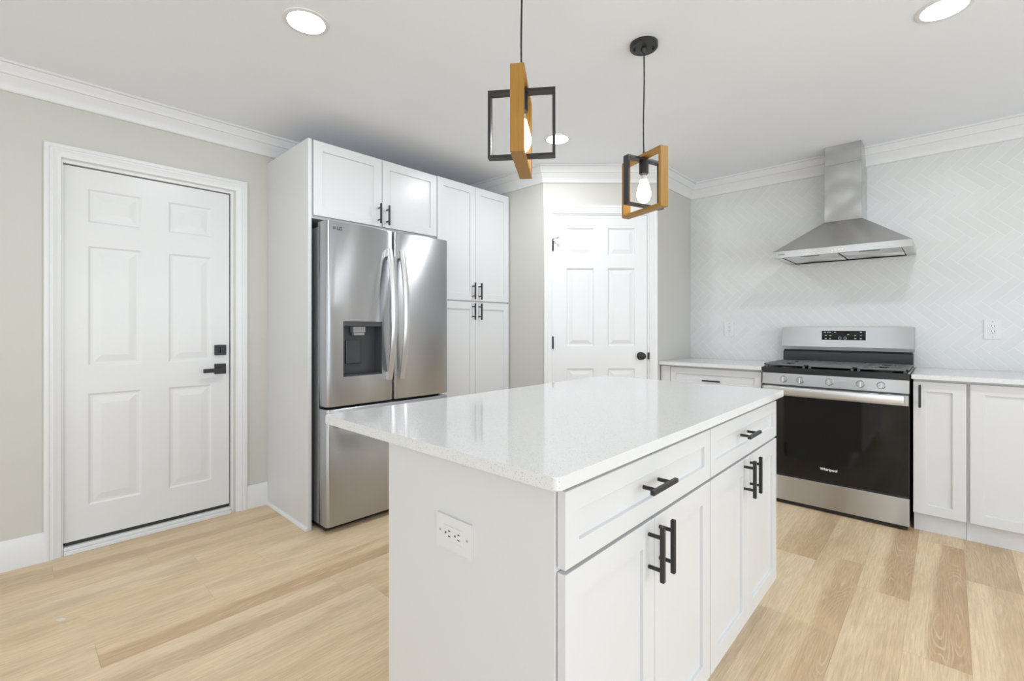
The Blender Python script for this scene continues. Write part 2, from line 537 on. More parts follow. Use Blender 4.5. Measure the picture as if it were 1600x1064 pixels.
# corner pantry walls
A = Vector((-2.394, 2.936)); B = Vector((-1.725, 3.574))
DA = math.atan2(B.y - A.y, B.x - A.x)
DL = (B - A).length
o = MB().box(XW - T, A.x, A.y, A.y + 0.1, 0, CEIL).build('wall_left_return', M['beige'])
struct(o, 'narrow beige wall between tall cabinet and pantry door')
o = MB().box(B.x - 0.1, B.x, B.y, YT + 0.1, 0, CEIL).build('wall_right_return', M['beige'])
struct(o, 'beige return wall between pantry door and tiled wall')
P0, P1, PT = 0.072, 0.859, 2.126     # pantry opening, local x and top
mb = MB()
mb.box(0, P0, 0, 0.1, 0, CEIL).box(P1, DL, 0, 0.1, 0, CEIL).box(P0, P1, 0, 0.1, PT, CEIL)
o = mb.build('wall_diagonal', M['beige'], loc=(A.x, A.y, 0), rotz=DA)
struct(o, 'beige diagonal wall over the pantry door')

# tiled wall
o = MB().box(B.x - 0.1, XR + 0.2, YT + 0.0006, YT + 0.15, 0, CEIL).build('wall_back', M['grout'])
struct(o, 'wall of pale herringbone tile behind the range')
mb = MB(); bm = mb.bm
tone = bm.loops.layers.float_color.new('tone')
W_ = 0.0520; G = 0.0031
c45 = math.sqrt(0.5)
O = Vector((0.058, 1.50))
def tile_xz(u, v):
    u -= 4.0; v -= 0.5
    u *= W_; v *= W_
    return Vector((O.x + (u + v) * c45, O.y + (v - u) * c45))
def clip(poly, x0, x1, z0, z1):
    for ax, lim, sgn in ((0, x0, 1), (0, x1, -1), (1, z0, 1), (1, z1, -1)):
        out = []
        for i in range(len(poly)):
            p, q = poly[i], poly[(i + 1) % len(poly)]
            ip, iq = (p[ax] - lim) * sgn >= 0, (q[ax] - lim) * sgn >= 0
            if ip: out.append(p)
            if ip != iq:
                t = (lim - p[ax]) / (q[ax] - p[ax]); out.append(p + (q - p) * t)
        poly = out
        if not poly: return []
    return poly
ZT0, ZT1 = 0.86, 2.398
for i in range(-60, 90):
    for j in range(-12, 12):
        bu, bv = i + 4 * j, i - 4 * j
        for rect in ((bu, bv, bu + 4, bv + 1), (bu, bv + 1, bu + 1, bv + 5)):
            g = G / 2 / W_
            u0, v0, u1, v1 = rect[0] + g, rect[1] + g, rect[2] - g, rect[3] - g
            poly = [tile_xz(u0, v0), tile_xz(u1, v0), tile_xz(u1, v1), tile_xz(u0, v1)]
            if max(p.x for p in poly) < B.x or min(p.x for p in poly) > XR or max(p.y for p in poly) < ZT0 or min(p.y for p in poly) > ZT1:
                continue
            cen = sum(poly, Vector((0, 0))) / 4
            poly = clip(poly, B.x + 0.001, XR, ZT0, ZT1)
            if len(poly) < 3: continue
            ta, tb = random.gauss(0, 0.0012), random.gauss(0, 0.0012)
            top = [bm.verts.new((p.x, YT + ta * (p.x - cen.x) + tb * (p.y - cen.y), p.y)) for p in poly]
            bot = [bm.verts.new((p.x, YT + 0.004, p.y)) for p in poly]
            fs = [bm.faces.new(top)]
            n = len(poly)
            for q in range(n):
                fs.append(bm.faces.new((top[q], top[(q + 1) % n], bot[(q + 1) % n], bot[q])))
            t = random.random()
            for f in fs:
                for lp in f.loops: lp[tone] = (t, t, t, 1)
mb.build('tiles', M['tile'], o)
# walls out of the frame, with assumed windows added to let in light
def holed_wall(name, label, along, plane, lo, hi, wins):
    mb = MB()
    def bx(a, b, z0, z1):
        if along == 'x': mb.box(a, b, plane - T, plane, z0, z1)
        else: mb.box(plane, plane + T, a, b, z0, z1)
    cur = lo
    for a, b in wins:
        bx(cur, a, 0, CEIL); bx(a, b, 0, WZ[0]); bx(a, b, WZ[1], CEIL); cur = b
    bx(cur, hi, 0, CEIL)
    return struct(mb.build(name, M['beige']), label)
holed_wall('wall_behind', 'beige wall with two added windows', 'x', YB, XW, XR, WIN_B)
holed_wall('wall_right', 'beige side wall with two added windows', 'y', XR, YB, YT + 0.1, WIN_R)
k = 0
for along, wins in (('x', WIN_B), ('y', WIN_R)):
    for a, b in wins:
        k += 1
        mb = MB()
        def bx(s0, s1, z0, z1, d0, d1):
            if along == 'x': mb.box(s0, s1, YB + d0, YB + d1, z0, z1)
            else: mb.box(XR - d1, XR - d0, s0, s1, z0, z1)
        for s0, s1 in ((a, a + .05), (b - .05, b), ((a + b) / 2 - .025, (a + b) / 2 + .025)):
            bx(s0, s1, WZ[0], WZ[1], -.1, -.05)
        for z0, z1 in ((WZ[0], WZ[0] + .05), (WZ[1] - .05, WZ[1]), (sum(WZ) / 2 - .02, sum(WZ) / 2 + .02)):
            bx(a, b, z0, z1, -.1, -.05)
        for s0, s1 in ((a - .07, a), (b, b + .07)): bx(s0, s1, WZ[0] - .07, WZ[1] + .07, 0, .018)
        for z0, z1 in ((WZ[0] - .07, WZ[0]), (WZ[1], WZ[1] + .07)): bx(a - .07, b + .07, z0, z1, 0, .018)
        struct(mb.build('assumed_window_%d' % k, M['trim']), 'white framed opening with four panes, added out of view to let in light')  # assumed frame out of view, added for the room's lighting

# crown moulding
CP = [(0, -0.128), (0.010, -0.128), (0.014, -0.122), (0.016, -0.108), (0.026, -0.085), (0.041, -0.066), (0.044, -0.058),
      (0.052, -0.056), (0.054, -0.048), (0.060, -0.036), (0.068, -0.022), (0.071, -0.013), (0.082, -0.012), (0.082, 0), (0, 0)]
prof = [(o_, CEIL + z) for o_, z in CP]
# path runs so that its left normal points into the room
path = [(XR, YT), (B.x, YT), (B.x, B.y), (A.x, A.y), (XW, A.y), (XW, YB)]
o = MB().sweep(prof, path).build('trim_1', M['trim'], smooth=True, angle=25)
struct(o, 'white crown moulding along the ceiling')

# baseboards
BP = [(0, 0), (0.016, 0), (0.016, 0.128), (0.011, 0.140), (0.006, 0.15), (0, 0.15)]
SH = [(0.016, 0), (0.032, 0), (0.030, 0.010), (0.024, 0.017), (0.016, 0.020)]
def baseboard(name, path, label, shoe=False):
    o = MB().sweep(BP, path).build(name, M['trim'], smooth=True, angle=30)
    struct(o, label)
    return o
baseboard('baseboard_left', [(XW, 0.119), (XW, YB)], 'white baseboard left of the entry door')
baseboard('baseboard_middle', [(XW, 1.199), (XW, 1.071)], 'short white baseboard between entry door and side panel')

# ------------------------------------------------------------------ doors (local frame: front faces -y)
def casing(name, x0, x1, zt, inner, label, loc, rotz):
    """mitred colonial casing; x0..x1 outer width, zt outer top, inner = width of the casing"""
    P_ = [(0, 0), (0, 0.017), (0.004, 0.0185), (0.018, 0.0185), (0.022, 0.015), (0.030, 0.0145), (0.034, 0.0165), (0.044, 0.013), (inner - 0.008, 0.009), (inner - 0.003, 0.008), (inner, 0.006), (inner, 0)]
    mb = MB(); bm = mb.bm
    def ring(fn): return [bm.verts.new(fn(s, d)) for s, d in P_]
    rs = [ring(lambda s, d: (x0 + s, -d, 0)), ring(lambda s, d: (x0 + s, -d, zt - s)), ring(lambda s, d: (x1 - s, -d, zt - s)), ring(lambda s, d: (x1 - s, -d, 0))]
    k = len(P_)
    for a, b in zip(rs, rs[1:]):
        for j in range(k): bm.faces.new((a[j], a[(j + 1) % k], b[(j + 1) % k], b[j]))
    bm.faces.new(rs[0]); bm.faces.new(rs[-1])
    return struct(mb.build(name, M['trim'], loc=loc, rotz=rotz, smooth=True, angle=20), label)

def panel_slab(x0, x1, z0, z1, y0, th, panels, depth=0.009, slope=0.016, field=0.034):
    """slab with raised panels, panels: [(px0, px1, pz0, pz1)]"""
    mb = MB()
    xs = sorted({x0, x1, *[p[0] for p in panels], *[p[1] for p in panels]})
    zs = sorted({z0, z1, *[p[2] for p in panels], *[p[3] for p in panels]})
    for a, b in zip(xs, xs[1:]):
        for c, d in zip(zs, zs[1:]):
            if any(p[0] <= a + 1e-6 and b <= p[1] + 1e-6 and p[2] <= c + 1e-6 and d <= p[3] + 1e-6 for p in panels): continue
            mb.quad((a, y0, c), (b, y0, c), (b, y0, d), (a, y0, d))
    for px0, px1, pz0, pz1 in panels:
        lv = [(0, 0), (0.004, 0.002), (slope * .6, depth * .9), (slope, depth), (slope + .006, depth), (slope + .006 + field, 0.002)]
        rings = [[(px0 + s, y0 + d, pz0 + s), (px1 - s, y0 + d, pz0 + s), (px1 - s, y0 + d, pz1 - s), (px0 + s, y0 + d, pz1 - s)] for s, d in lv]
        for r0, r1 in zip(rings, rings[1:]):
            for i in range(4): mb.quad(r0[i], r0[(i + 1) % 4], r1[(i + 1) % 4], r1[i])
        mb.quad(*rings[-1])
    y1 = y0 + th
    mb.quad((x0, y1, z0), (x1, y1, z0), (x1, y1, z1), (x0, y1, z1))
    mb.quad((x0, y0, z0), (x0, y1, z0), (x0, y1, z1), (x0, y0, z1)); mb.quad((x1, y0, z0), (x1, y1, z0), (x1, y1, z1), (x1, y0, z1))
    mb.quad((x0, y0, z0), (x1, y0, z0), (x1, y1, z0), (x0, y1, z0)); mb.quad((x0, y0, z1), (x1, y0, z1), (x1, y1, z1), (x0, y1, z1))
    bmesh.ops.remove_doubles(mb.bm, verts=mb.bm.verts, dist=1e-5)
    return mb

def jamb(x0, x1, zt, th, stop):
    """frame lining the opening, with a stop strip behind the slab"""
    mb = MB()
    t = 0.014
    mb.box(x0, x0 + t, 0.0, th, 0, zt).box(x1 - t, x1, 0.0, th, 0, zt).box(x0 + t, x1 - t, 0.0, th, zt - t, zt)
    return mb

# entry door
d1 = thing('door_1', 'white six panel entry door with black lever and square deadbolt', 'door', (XW, 0, 0), PI / 2, None, 'structure')
jamb(D1[0], D1[1], D1[2], T, 0).build('door_jamb', M['trim'], d1)
pl = [(0.290, 0.520, 1.772, 1.955), (0.650, 0.872, 1.772, 1.955), (0.290, 0.520, 0.992, 1.645), (0.650, 0.872, 0.992, 1.645), (0.290, 0.520, 0.235, 0.842), (0.650, 0.872, 0.235, 0.842)]
panel_slab(0.1925, 0.972, 0.060, 2.063, 0.016, 0.044, pl, 0.007).build('door_slab', M['door'], d1)
ws = MB().box(0.192, 0.205, 0.061, 0.075, 0.03, 2.069).box(0.96, 0.978, 0.061, 0.075, 0.03, 2.069).box(0.192, 0.978, 0.061, 0.075, 2.05, 2.069).box(0.192, 0.978, 0.061, 0.075, 0.03, 0.08)
ws.build('leak_block_strip', M['gasket'], d1)  # dark ring added behind the slab edges to block light leaking through the gaps
MB().box(0.193, 0.977, -0.018, 0.10, 0.0, 0.022, .003).box(0.193, 0.977, -0.006, 0.055, 0.022, 0.040, .003).build('threshold', M['trim'], d1)
MB().box(0.198, 0.970, 0.02, 0.055, 0.041, 0.0605).build('door_sweep', M['gasket'], d1)
db = MB().box(0.887, 0.952, -0.002, 0.017, 1.025, 1.090, .003, 2).build('deadbolt', M['black'], d1)
MB().cyl((0.9195, -0.010, 1.0575), (0.9195, -0.002, 1.0575), 0.012).box(0.915, 0.924, -0.026, -0.008, 1.040, 1.075, .002).build('thumb_turn', M['black'], db)
lv = MB().box(0.887, 0.952, 0.004, 0.017, 0.905, 0.970, .003, 2).cyl((0.9195, -0.035, 0.932), (0.9195, 0.006, 0.932), 0.011).box(0.815, 0.932, -0.046, -0.034, 0.919, 0.944, .003, 2)
lv.build('door_lever', M['black'], d1)
casing('trim_2', 0.119, 1.071, 2.158, 0.066, 'white moulded casing around the entry door', (XW, 0, 0), PI / 2)

# pantry door
d2 = thing('door_2', 'white six panel pantry door with round black knob', 'door', (A.x, A.y, 0), DA, None, 'structure')
jamb(P0, P1, PT, 0.1, 0).build('door_jamb', M['trim'], d2)
pl = [(0.190, 0.413, 1.783, 2.006), (0.523, 0.746, 1.783, 2.006), (0.190, 0.413, 1.050, 1.682), (0.523, 0.746, 1.050, 1.682), (0.190, 0.413, 0.24, 0.871), (0.523, 0.746, 0.24, 0.871)]
panel_slab(0.0815, 0.8425, 0.012, 2.109, 0.004, 0.035, pl, 0.010, 0.013, 0.030).build('door_slab', M['door'], d2)
MB().box(P0 + .013, P0 + .03, 0.04, 0.052, 0, 2.112).box(P1 - .03, P1 - .013, 0.04, 0.052, 0, 2.112).box(P0 + .013, P1 - .013, 0.04, 0.052, 2.09, 2.112).box(P0 + .013, P1 - .013, .04, .052, 0, .05).build('door_stop', M['trim'], d2)
MB().lathe([(0.001, -0.062), (0.016, -0.061), (0.026, -0.054), (0.029, -0.044), (0.026, -0.033), (0.014, -0.024), (0.012, -0.012), (0.031, -0.006), (0.033, 0.0), (0.033, 0.003)], (0.792, 0.0005, 0.972), 28, 'Y').build('door_knob', M['bronze'], d2, True)
MB().box(0.8465, 0.8585, -0.0195, 0.0, 0.945, 1.0, .002).build('strike_plate', M['bronze'], d2)
for z in (1.87, 1.08, 0.25):
    MB().cyl((0.0790, -0.004, z - .05), (0.0790, -0.004, z + .05), 0.0065, n=12).box(0.0725, 0.0865, -0.0005, 0.006, z - .05, z + .05).build('hinge', M['blackm'], d2)
hs = MB().cyl((0.079, -0.006, 1.912), (0.079, -0.006, 1.926), 0.009, n=12).cyl((0.079, -0.008, 1.919), (0.118, -0.045, 1.919), 0.004, n=10).cyl((0.112, -0.040, 1.919), (0.122, -0.049, 1.919), 0.009, n=12).cyl((0.079, -0.008, 1.905), (0.098, -0.012, 1.895), 0.003, n=8)
hs.build('hinge_pin_stop', M['chrome'], d2, True)
casing('trim_3', 0.008, DL - 0.002, 2.186, 0.064, 'white moulded casing around the pantry door', (A.x, A.y, 0), DA)

# ------------------------------------------------------------------ cabinets
def shaker(x0, x1, z0, z1, yf=0.0, th=0.020, rail=0.057, rec=0.009):
    mb = MB()
    bm = mb.bm
    b = 0.0012
    def rect(s, y): return [(x0 + s, y, z0 + s), (x1 - s, y, z0 + s), (x1 - s, y, z1 - s), (x0 + s, y, z1 - s)]
    rings = [rect(0, yf + th), rect(0, yf + b), rect(b, yf), rect(rail - .001, yf), rect(rail, yf + .001), rect(rail + .001, yf + rec)]
    mb.quad(*rings[0])
    for r0, r1 in zip(rings, rings[1:]):
        for i in range(4): mb.quad(r0[i], r0[(i + 1) % 4], r1[(i + 1) % 4], r1[i])
    mb.quad(*rings[-1])
    bmesh.ops.remove_doubles(bm, verts=bm.verts, dist=1e-6)
    return mb

def pull(parent, x, z, vertical, yf=0.0, L=0.132, cc=0.078, so=0.030, t=0.011):
    mb = MB()
    if vertical:
        mb.box(x - t / 2, x + t / 2, yf - so - t, yf - so, z - L / 2, z + L / 2, .0012)
        for s in (-1, 1): mb.cyl((x, yf - so - .001, z + s * cc / 2), (x, yf + .0005, z + s * cc / 2), .0048, n=14)
    else:
        mb.box(x - L / 2, x + L / 2, yf - so - t, yf - so, z - t / 2, z + t / 2, .0012)
        for s in (-1, 1): mb.cyl((x + s * cc / 2, yf - so - .001, z), (x + s * cc / 2, yf + .0005, z), .0048, n=14)
    return mb.build('handle', M['black'], parent)

def cab_door(parent, x0, x1, z0, z1, hx=None, hz=None, name='door', vertical=True, rail=0.057, **kw):
    d = shaker(x0, x1, z0, z1, rail=rail).build(name, M['cab'], parent)
    if hx is not None: pull(d, hx, hz, vertical, **kw)
    return d

# wall of cabinets round the fridge (front faces +x): local x = world y, local y = depth from the door faces
CX = -2.764
def cab_loc(y): return (CX, y, 0)
# side panel
o = thing('side_panel', 'tall white panel standing beside the entry door, flanking the refrigerator', 'panel', cab_loc(1.200), PI / 2)
MB().box(0, 0.022, 0.0, 0.637, 0, 2.322, .0012).build('board', M['cab'], o)
MB().prism([(0, 0), (-0.013, 0), (-0.012, 0.010), (-0.006, 0.017), (0, 0.019)], 0.002, 0.637, 'Y').build('shoe_moulding', M['trim'], o)
# cabinet over the fridge
o = thing('wall_cabinet', 'white two door cabinet over the stainless refrigerator', 'cabinet', cab_loc(1.2235), PI / 2)
W = 2.1535 - 1.2235
MB().box(0, W, 0.021, 0.635, 1.856, 2.320, .001).build('body', M['cab'], o)
cab_door(o, 0.010, 0.4695, 1.872, 2.320, 1.662 - 1.2235 + .004, 1.953)
cab_door(o, 0.4735, W - .002, 1.872, 2.320, 1.728 - 1.2235, 1.950)
# pantry cabinet
o = thing('pantry_cabinet', 'tall white four door cabinet between refrigerator and pantry wall', 'cabinet', cab_loc(2.1545), PI / 2)
W = 2.925 - 2.1545
MB().box(0, W, 0.021, 0.635, 0.10, 2.323, .001).build('body', M['cab'], o)
MB().box(0.001, W - .001, 0.085, 0.62, 0, 0.10).build('toe_kick', M['toe'], o)
xm = 2.538 - 2.1545
cab_door(o, 0.003, xm - .0015, 1.414, 2.323, 2.504 - 2.1545, 1.490)
cab_door(o, xm + .0015, W - .002, 1.414, 2.323, 2.573 - 2.1545, 1.490)
cab_door(o, 0.003, xm - .0015, 0.112, 1.404, 2.504 - 2.1545, 1.328)
cab_door(o, xm + .0015, W - .002, 0.112, 1.404, 2.573 - 2.1545, 1.328)

# ------------------------------------------------------------------ refrigerator
FX, FY = -2.618, 1.244
fr = thing('refrigerator', 'stainless french door refrigerator with water dispenser between white cabinets', 'refrigerator', (FX, FY, 0), PI / 2)
FW = 0.896
MB().box(0.004, FW - .004, 0.118, 0.74, 0.035, 1.80, .004).build('body', M['grey_side'], fr)
MB().box(0.012, FW - .012, 0.100, 0.120, 0.05, 1.795).build('gasket', M['gasket'], fr)
MB().box(0.02, FW - .02, 0.06, 0.60, 0.006, 0.04).build('base_grille', M['blackm'], fr)
for x in (0.05, FW - 0.05):
    MB().cyl((x, 0.14, 0), (x, 0.14, 0.036), 0.016, n=16).build('foot', M['blackm'], fr)
# doors: slightly crowned front with rounded vertical edges
def fridge_front(x0, x1, z0, z1, ycut=None):
    n = 22
    W2 = (x1 - x0) / 2; xc = (x0 + x1) / 2
    pts = []
    R = 0.020
    for i in range(7):
        a = PI / 2 * i / 6
        pts.append((x0 + R - R * math.cos(a), R - R * math.sin(a)))
    for i in range(1, 12):
        t = i / 12
        pts.append((x0 + R + (x1 - x0 - 2 * R) * t, -0.004 * math.sin(PI * t)))
    for i in range(7):
        a = PI / 2 * i / 6
        pts.append((x1 - R + R * math.sin(a), R - R * math.cos(a)))
    pts += [(x1, 0.100), (x0, 0.100)]
    return pts
def fridge_door(x0, x1, z0, z1, hole=None):
    mb = MB(); bm = mb.bm
    pts = fridge_front(x0, x1, z0, z1)
    zs = [z0, z0 + .006, z1 - .006, z1] if not hole else [z0, z0 + .006, hole[2], hole[3], z1 - .006, z1]
    xs = [p[0] for p in pts]
    def inset(p, k):  # ease the top and bottom edges
        return (p[0] + (0.003 if p[0] < (x0 + x1) / 2 else -0.003) * k, p[1] + 0.004 * k * (p[1] < 0.05))
    rows = [[Vector((*inset(p, 1 if i in (0, len(zs) - 1) else 0), z)) for p in pts] for i, z in enumerate(zs)]
    if hole:   # snap outline columns to the hole
        hx0, hx1 = hole[0], hole[1]
        i0 = min(range(7, 18), key=lambda i: abs(xs[i] - hx0)); i1 = min(range(7, 18), key=lambda i: abs(xs[i] - hx1))
        for r in rows:
            r[i0].x = hx0; r[i1].x = hx1
    V = [[bm.verts.new(c) for c in r] for r in rows]
    n = len(pts)
    for a in range(len(zs) - 1):
        for j in range(n):
            k = (j + 1) % n
            if hole and abs(zs[a] - hole[2]) < 1e-6 and i0 <= j < i1: continue
            bm.faces.new((V[a][j], V[a][k], V[a + 1][k], V[a + 1][j]))
    bm.faces.new(V[0]); bm.faces.new(V[-1])
    return mb
DZ0, DZ1 = 0.738, 1.822
HOLE = (0.100, 0.361, 0.909, 1.238)
dl = fridge_door(0.0, 0.4455, DZ0, DZ1, HOLE).build('door', M['steel_v'], fr, True, angle=40)
dr = fridge_door(0.4505, FW, DZ0, DZ1).build('door', M['steel_v'], fr, True, angle=40)
fz = fridge_door(0.0, FW, 0.040, 0.722).build('freezer_drawer', M['steel_v'], fr, True, angle=40)
# bowed handles
def bow(x, z0, z1, amp, wd=0.034, th=0.016, n=26):
    mb = MB(); bm = mb.bm
    rings = []
    for i in range(n + 1):
        t = i / n
        z = z0 + (z1 - z0) * t
        y = -0.004 - 0.020 - amp * math.sin(PI * t)
        ww = wd * (0.86 + 0.14 * math.sin(PI * t))
        cs = [(-.5, .5), (-.5, -.2), (-.3, -.5), (.3, -.5), (.5, -.2), (.5, .5)]
        rings.append([bm.verts.new((x + a * ww, y + b * th, z)) for a, b in cs])
    for a, b in zip(rings, rings[1:]):
        for j in range(6): bm.faces.new((a[j], a[(j + 1) % 6], b[(j + 1) % 6], b[j]))
    bm.faces.new(rings[0]); bm.faces.new(rings[-1])
    for z in (z0, z1):
        s = 1 if z == z0 else -1
        mb.box(x - wd * .40, x + wd * .40, -0.030, 0.001, min(z, z + s * .05), max(z, z + s * .05), .003)
    return mb
bow(0.4010, 0.870, 1.700, 0.056, 0.040).build('door_handle', M['handle_steel'], dl, True, angle=40)
bow(0.4930, 0.870, 1.700, 0.056, 0.040).build('door_handle', M['handle_steel'], dr, True, angle=40)
# freezer handle: horizontal bow
mb = MB(); bm = mb.bm
rings = []
for i in range(27):
    t = i / 26
    x = 0.05 + (FW - 0.1) * t
    y = -0.024 - 0.034 * math.sin(PI * t) ** 0.8
    rings.append([bm.verts.new((x, y + b * .016, 0.655 + a * .034)) for a, b in [(-.5, .5), (-.5, -.2), (-.3, -.5), (.3, -.5), (.5, -.2), (.5, .5)]])
for a, b in zip(rings, rings[1:]):
    for j in range(6): bm.faces.new((a[j], a[(j + 1) % 6], b[(j + 1) % 6], b[j]))
bm.faces.new(rings[0]); bm.faces.new(rings[-1])
for x in (0.05, FW - .10): mb.box(x, x + .05, -.03, .001, .641, .669, .003)
mb.build('door_handle', M['handle_steel'], fz, True, angle=40)
# dispenser recess
hx0, hx1, hz0, hz1 = HOLE
mb = MB()
t = 0.006; dy = 0.085
mb.box(hx0, hx0 + t, -.001, dy, hz0, hz1).box(hx1 - t, hx1, -.001, dy, hz0, hz1).box(hx0, hx1, -.001, dy, hz0, hz0 + t).box(hx0, hx1, -.001, dy, hz1 - t, hz1).box(hx0, hx1, dy - .004, dy, hz0, hz1)
mb.box(hx0, hx1, -.0015, 0.020, hz1 - 0.030, hz1)
dp = mb.build('water_dispenser', M['dispenser'], fr)
MB().box(hx0 + .055, hx0 + .155, dy - .016, dy - .003, hz0 + .070, hz0 + .215, .004, 2).build('paddle', M['dispenser'], dp)
MB().box(hx0 + .082, hx0 + .165, 0.030, 0.075, hz1 - .068, hz1 - .03, .004).box(hx0 + .090, hx0 + .160, 0.036, 0.07, hz1 - .085, hz1 - .068, .003).build('nozzle', M['nozzle'], dp)
MB().box(hx0 + .006, hx1 - .006, .004, dy - .004, hz0 + .006, hz0 + .012, .001).build('drip_tray', M['gasket'], dp)
for x in (0.02, FW - 0.09):
    MB().box(x, x + .07, 0.055, 0.16, 1.80, 1.836, .004).build('hinge_cover', M['nozzle'], fr)
# badge: round mark plus letters
lg = text_part('badge', 'LG', 0.026, M['mark'], dl, (0.078, -0.0042, 1.782), bold=0.0006)
MB().lathe([(0.0005, 0), (0.0085, 0), (0.0085, -0.001), (0.0005, -0.001)], (0.045, -0.0030, 1.783), 20, 'Y').build('badge_disc', M['mark'], dl)

# ------------------------------------------------------------------ island (front faces +x)
IX, IY = -0.5305, 0.7145        # door faces, end panel face
il = lambda y: (IX, y, 0)
ITOP = 0.928
def island_unit(y0, y1, label, dh, h1, h2, split, lap=0.003):
    o = thing('island_cabinet', label, 'cabinet', il(y0), PI / 2, None)
    W = y1 - y0
    MB().box(0.0005, W - .0005, 0.021, 0.590, 0.128, 0.9015, .0008).build('body', M['cab'], o)
    MB().box(0.001, W - .001, 0.085, 0.57, 0, 0.128).build('toe_kick', M['toe'], o)
    cab_door(o, lap, W - .003, 0.738, 0.888, dh[0] - y0, dh[1], 'drawer', False, rail=0.045)
    cab_door(o, lap, split - y0 - .0015, 0.131, 0.729, h1[0] - y0, h1[1])
    cab_door(o, split - y0 + .0015, W - .003, 0.131, 0.729, h2[0] - y0, h2[1])
    return o
Y0, Y1, Y2 = 0.7335, 1.4665, 2.236
island_unit(Y0, Y1, 'white island cabinet next to the outlet end, one wide drawer over two doors', (1.070, .820), (1.058, .660), (1.117, .660), 1.0905, -.0145)
island_unit(Y1, Y2, 'white island cabinet at the end by the range, one drawer over two doors', (1.795, .822), (1.795, .663), (1.866, .663), 1.835)
o = thing('island_end_panel', 'plain white end panel of the island, with a horizontal outlet', 'panel', il(IY), PI / 2)
MB().box(0, 0.0185, 0.0225, 0.5965, 0, 0.9015, .0008).build('board', M['cab'], o)
MB().box(0.0185, Y2 - IY, 0.591, 0.5965, 0, 0.9015).build('back_board', M['cab'], o)
# top
def slab(name, pts_rect, z0, z1, rad, label):
    (x0, x1, y0, y1) = pts_rect
    pts = []
    for cx, cy, a0 in ((x1 - rad, y1 - rad, 0), (x0 + rad, y1 - rad, 90), (x0 + rad, y0 + rad, 180), (x1 - rad, y0 + rad, 270)):
        for i in range(7):
            a = math.radians(a0 + 15 * i)
            pts.append((cx + rad * math.cos(a), cy + rad * math.sin(a)))
    o = MB().prism(pts, z0, z1, 'Z', 0.0028, 2).build(name, M['quartz'])
    return tag(o, label, 'countertop')
slab('island_countertop', (-1.427, -0.5165, 0.674, 2.303), 0.902, ITOP, 0.012, 'white speckled quartz countertop on the island')

# ------------------------------------------------------------------ outlets
def outlet(label, loc, rotz, horizontal=False, w=0.078, h=0.124, round_slots=True):
    o = thing('wall_outlet', label, 'outlet', loc, rotz, None)
    if horizontal: w, h = h, w
    MB().prism([(-w / 2, -h / 2), (w / 2, -h / 2), (w / 2, h / 2), (-w / 2, h / 2)], -0.0065, 0, 'Y').build('plate', M['plastic'], o)
    pl = o.children[0]
    def bx(a0, a1, b0, b1, y0, y1, mat, nm):
        if horizontal: return MB().box(b0, b1, y0, y1, -a1, -a0, .0006).build(nm, mat, pl)
        return MB().box(a0, a1, y0, y1, b0, b1, .0006).build(nm, mat, pl)
    rc = bx(-.0168, .0168, -.0335, .0335, -.0088, -.006, M['plastic'], 'receptacle')
    # raised bevel edge round the plate
    for cy in (-0.0165, 0.0165):
        for ax in (-.0062, .0062):
            if horizontal: MB().box(cy + .001, cy + .0085, -.0094, -.0085, -ax - .0011, -ax + .0011).build('slot', M['slot'], pl)
            else: MB().box(ax - .0011, ax + .0011, -.0094, -.0085, cy + .001, cy + .0085).build('slot', M['slot'], pl)
        if horizontal: MB().cyl((cy - .0075, -.0094, 0), (cy - .0075, -.0085, 0), .0024, n=12).build('ground_hole', M['slot'], pl)
        else: MB().cyl((0, -.0094, cy - .0065), (0, -.0085, cy - .0065), .0024, n=12).build('ground_hole', M['slot'], pl)
    for b in (-.048, .048):
        sc = MB()
        if horizontal: sc.cyl((b, -.0072, 0), (b, -.0062, 0), .003, n=12)
        else: sc.cyl((0, -.0072, b), (0, -.0062, b), .003, n=12)
        sc.build('screw', M['nozzle'], pl)
    return o
outlet('white outlet plate on the tiled wall near the pantry corner', (-1.388, YT, 1.188), 0)
outlet('white outlet plate on the tiled wall beside the range over the counter', (0.205, YT, 1.190), 0)
outlet('horizontal white outlet plate on the island end panel', (-0.846, IY, 0.716), 0, True)

# ------------------------------------------------------------------ cabinets on the tiled wall (front faces -y)
CF = 3.628
o = thing('base_cabinet', 'white drawer cabinet between pantry corner and range', 'cabinet', (-1.718, CF, 0), 0)
MB().box(0.0, 0.752, 0.021, 0.615, 0.115, 0.9005, .001).build('body', M['cab'], o)
MB().box(0.002, 0.750, 0.075, 0.6, 0, 0.115).build('toe_kick', M['toe'], o)
MB().box(0.0, 0.076, 0.002, 0.021, 0.115, 0.892).build('filler_strip', M['cab'], o)
cab_door(o, 0.079, 0.749, 0.735, 0.885, 0.411, 0.797, 'drawer', False, rail=0.045)
cab_door(o, 0.079, 0.4125, 0.120, 0.727, 0.38, 0.655)
cab_door(o, 0.4155, 0.749, 0.120, 0.727, 0.45, 0.655)
o = thing('base_cabinet', 'narrow white cabinet with one black pull beside the range', 'cabinet', (-0.156, CF, 0), 0)
MB().box(0.004, 0.231, 0.021, 0.615, 0.115, 0.9005, .001).build('body', M['cab'], o)
MB().box(0.005, 0.2305, 0.060, 0.6, 0, 0.115).build('toe_kick', M['toe'], o)
cab_door(o, 0.004, 0.229, 0.116, 0.886, 0.034, 0.803)
o = thing('base_cabinet', 'white corner cabinet with a wide blank door next to the narrow cabinet', 'cabinet', (0.0755, CF, 0), 0)
MB().box(0.0, 1.30, 0.021, 0.615, 0.115, 0.9005, .001).build('body', M['cab'], o)
MB().box(0.0005, 1.30, 0.060, 0.6, 0, 0.115).build('toe_kick', M['toe'], o)
cab_door(o, 0.012, 0.60, 0.116, 0.886)
cab_door(o, 0.603, 1.20, 0.116, 0.886)
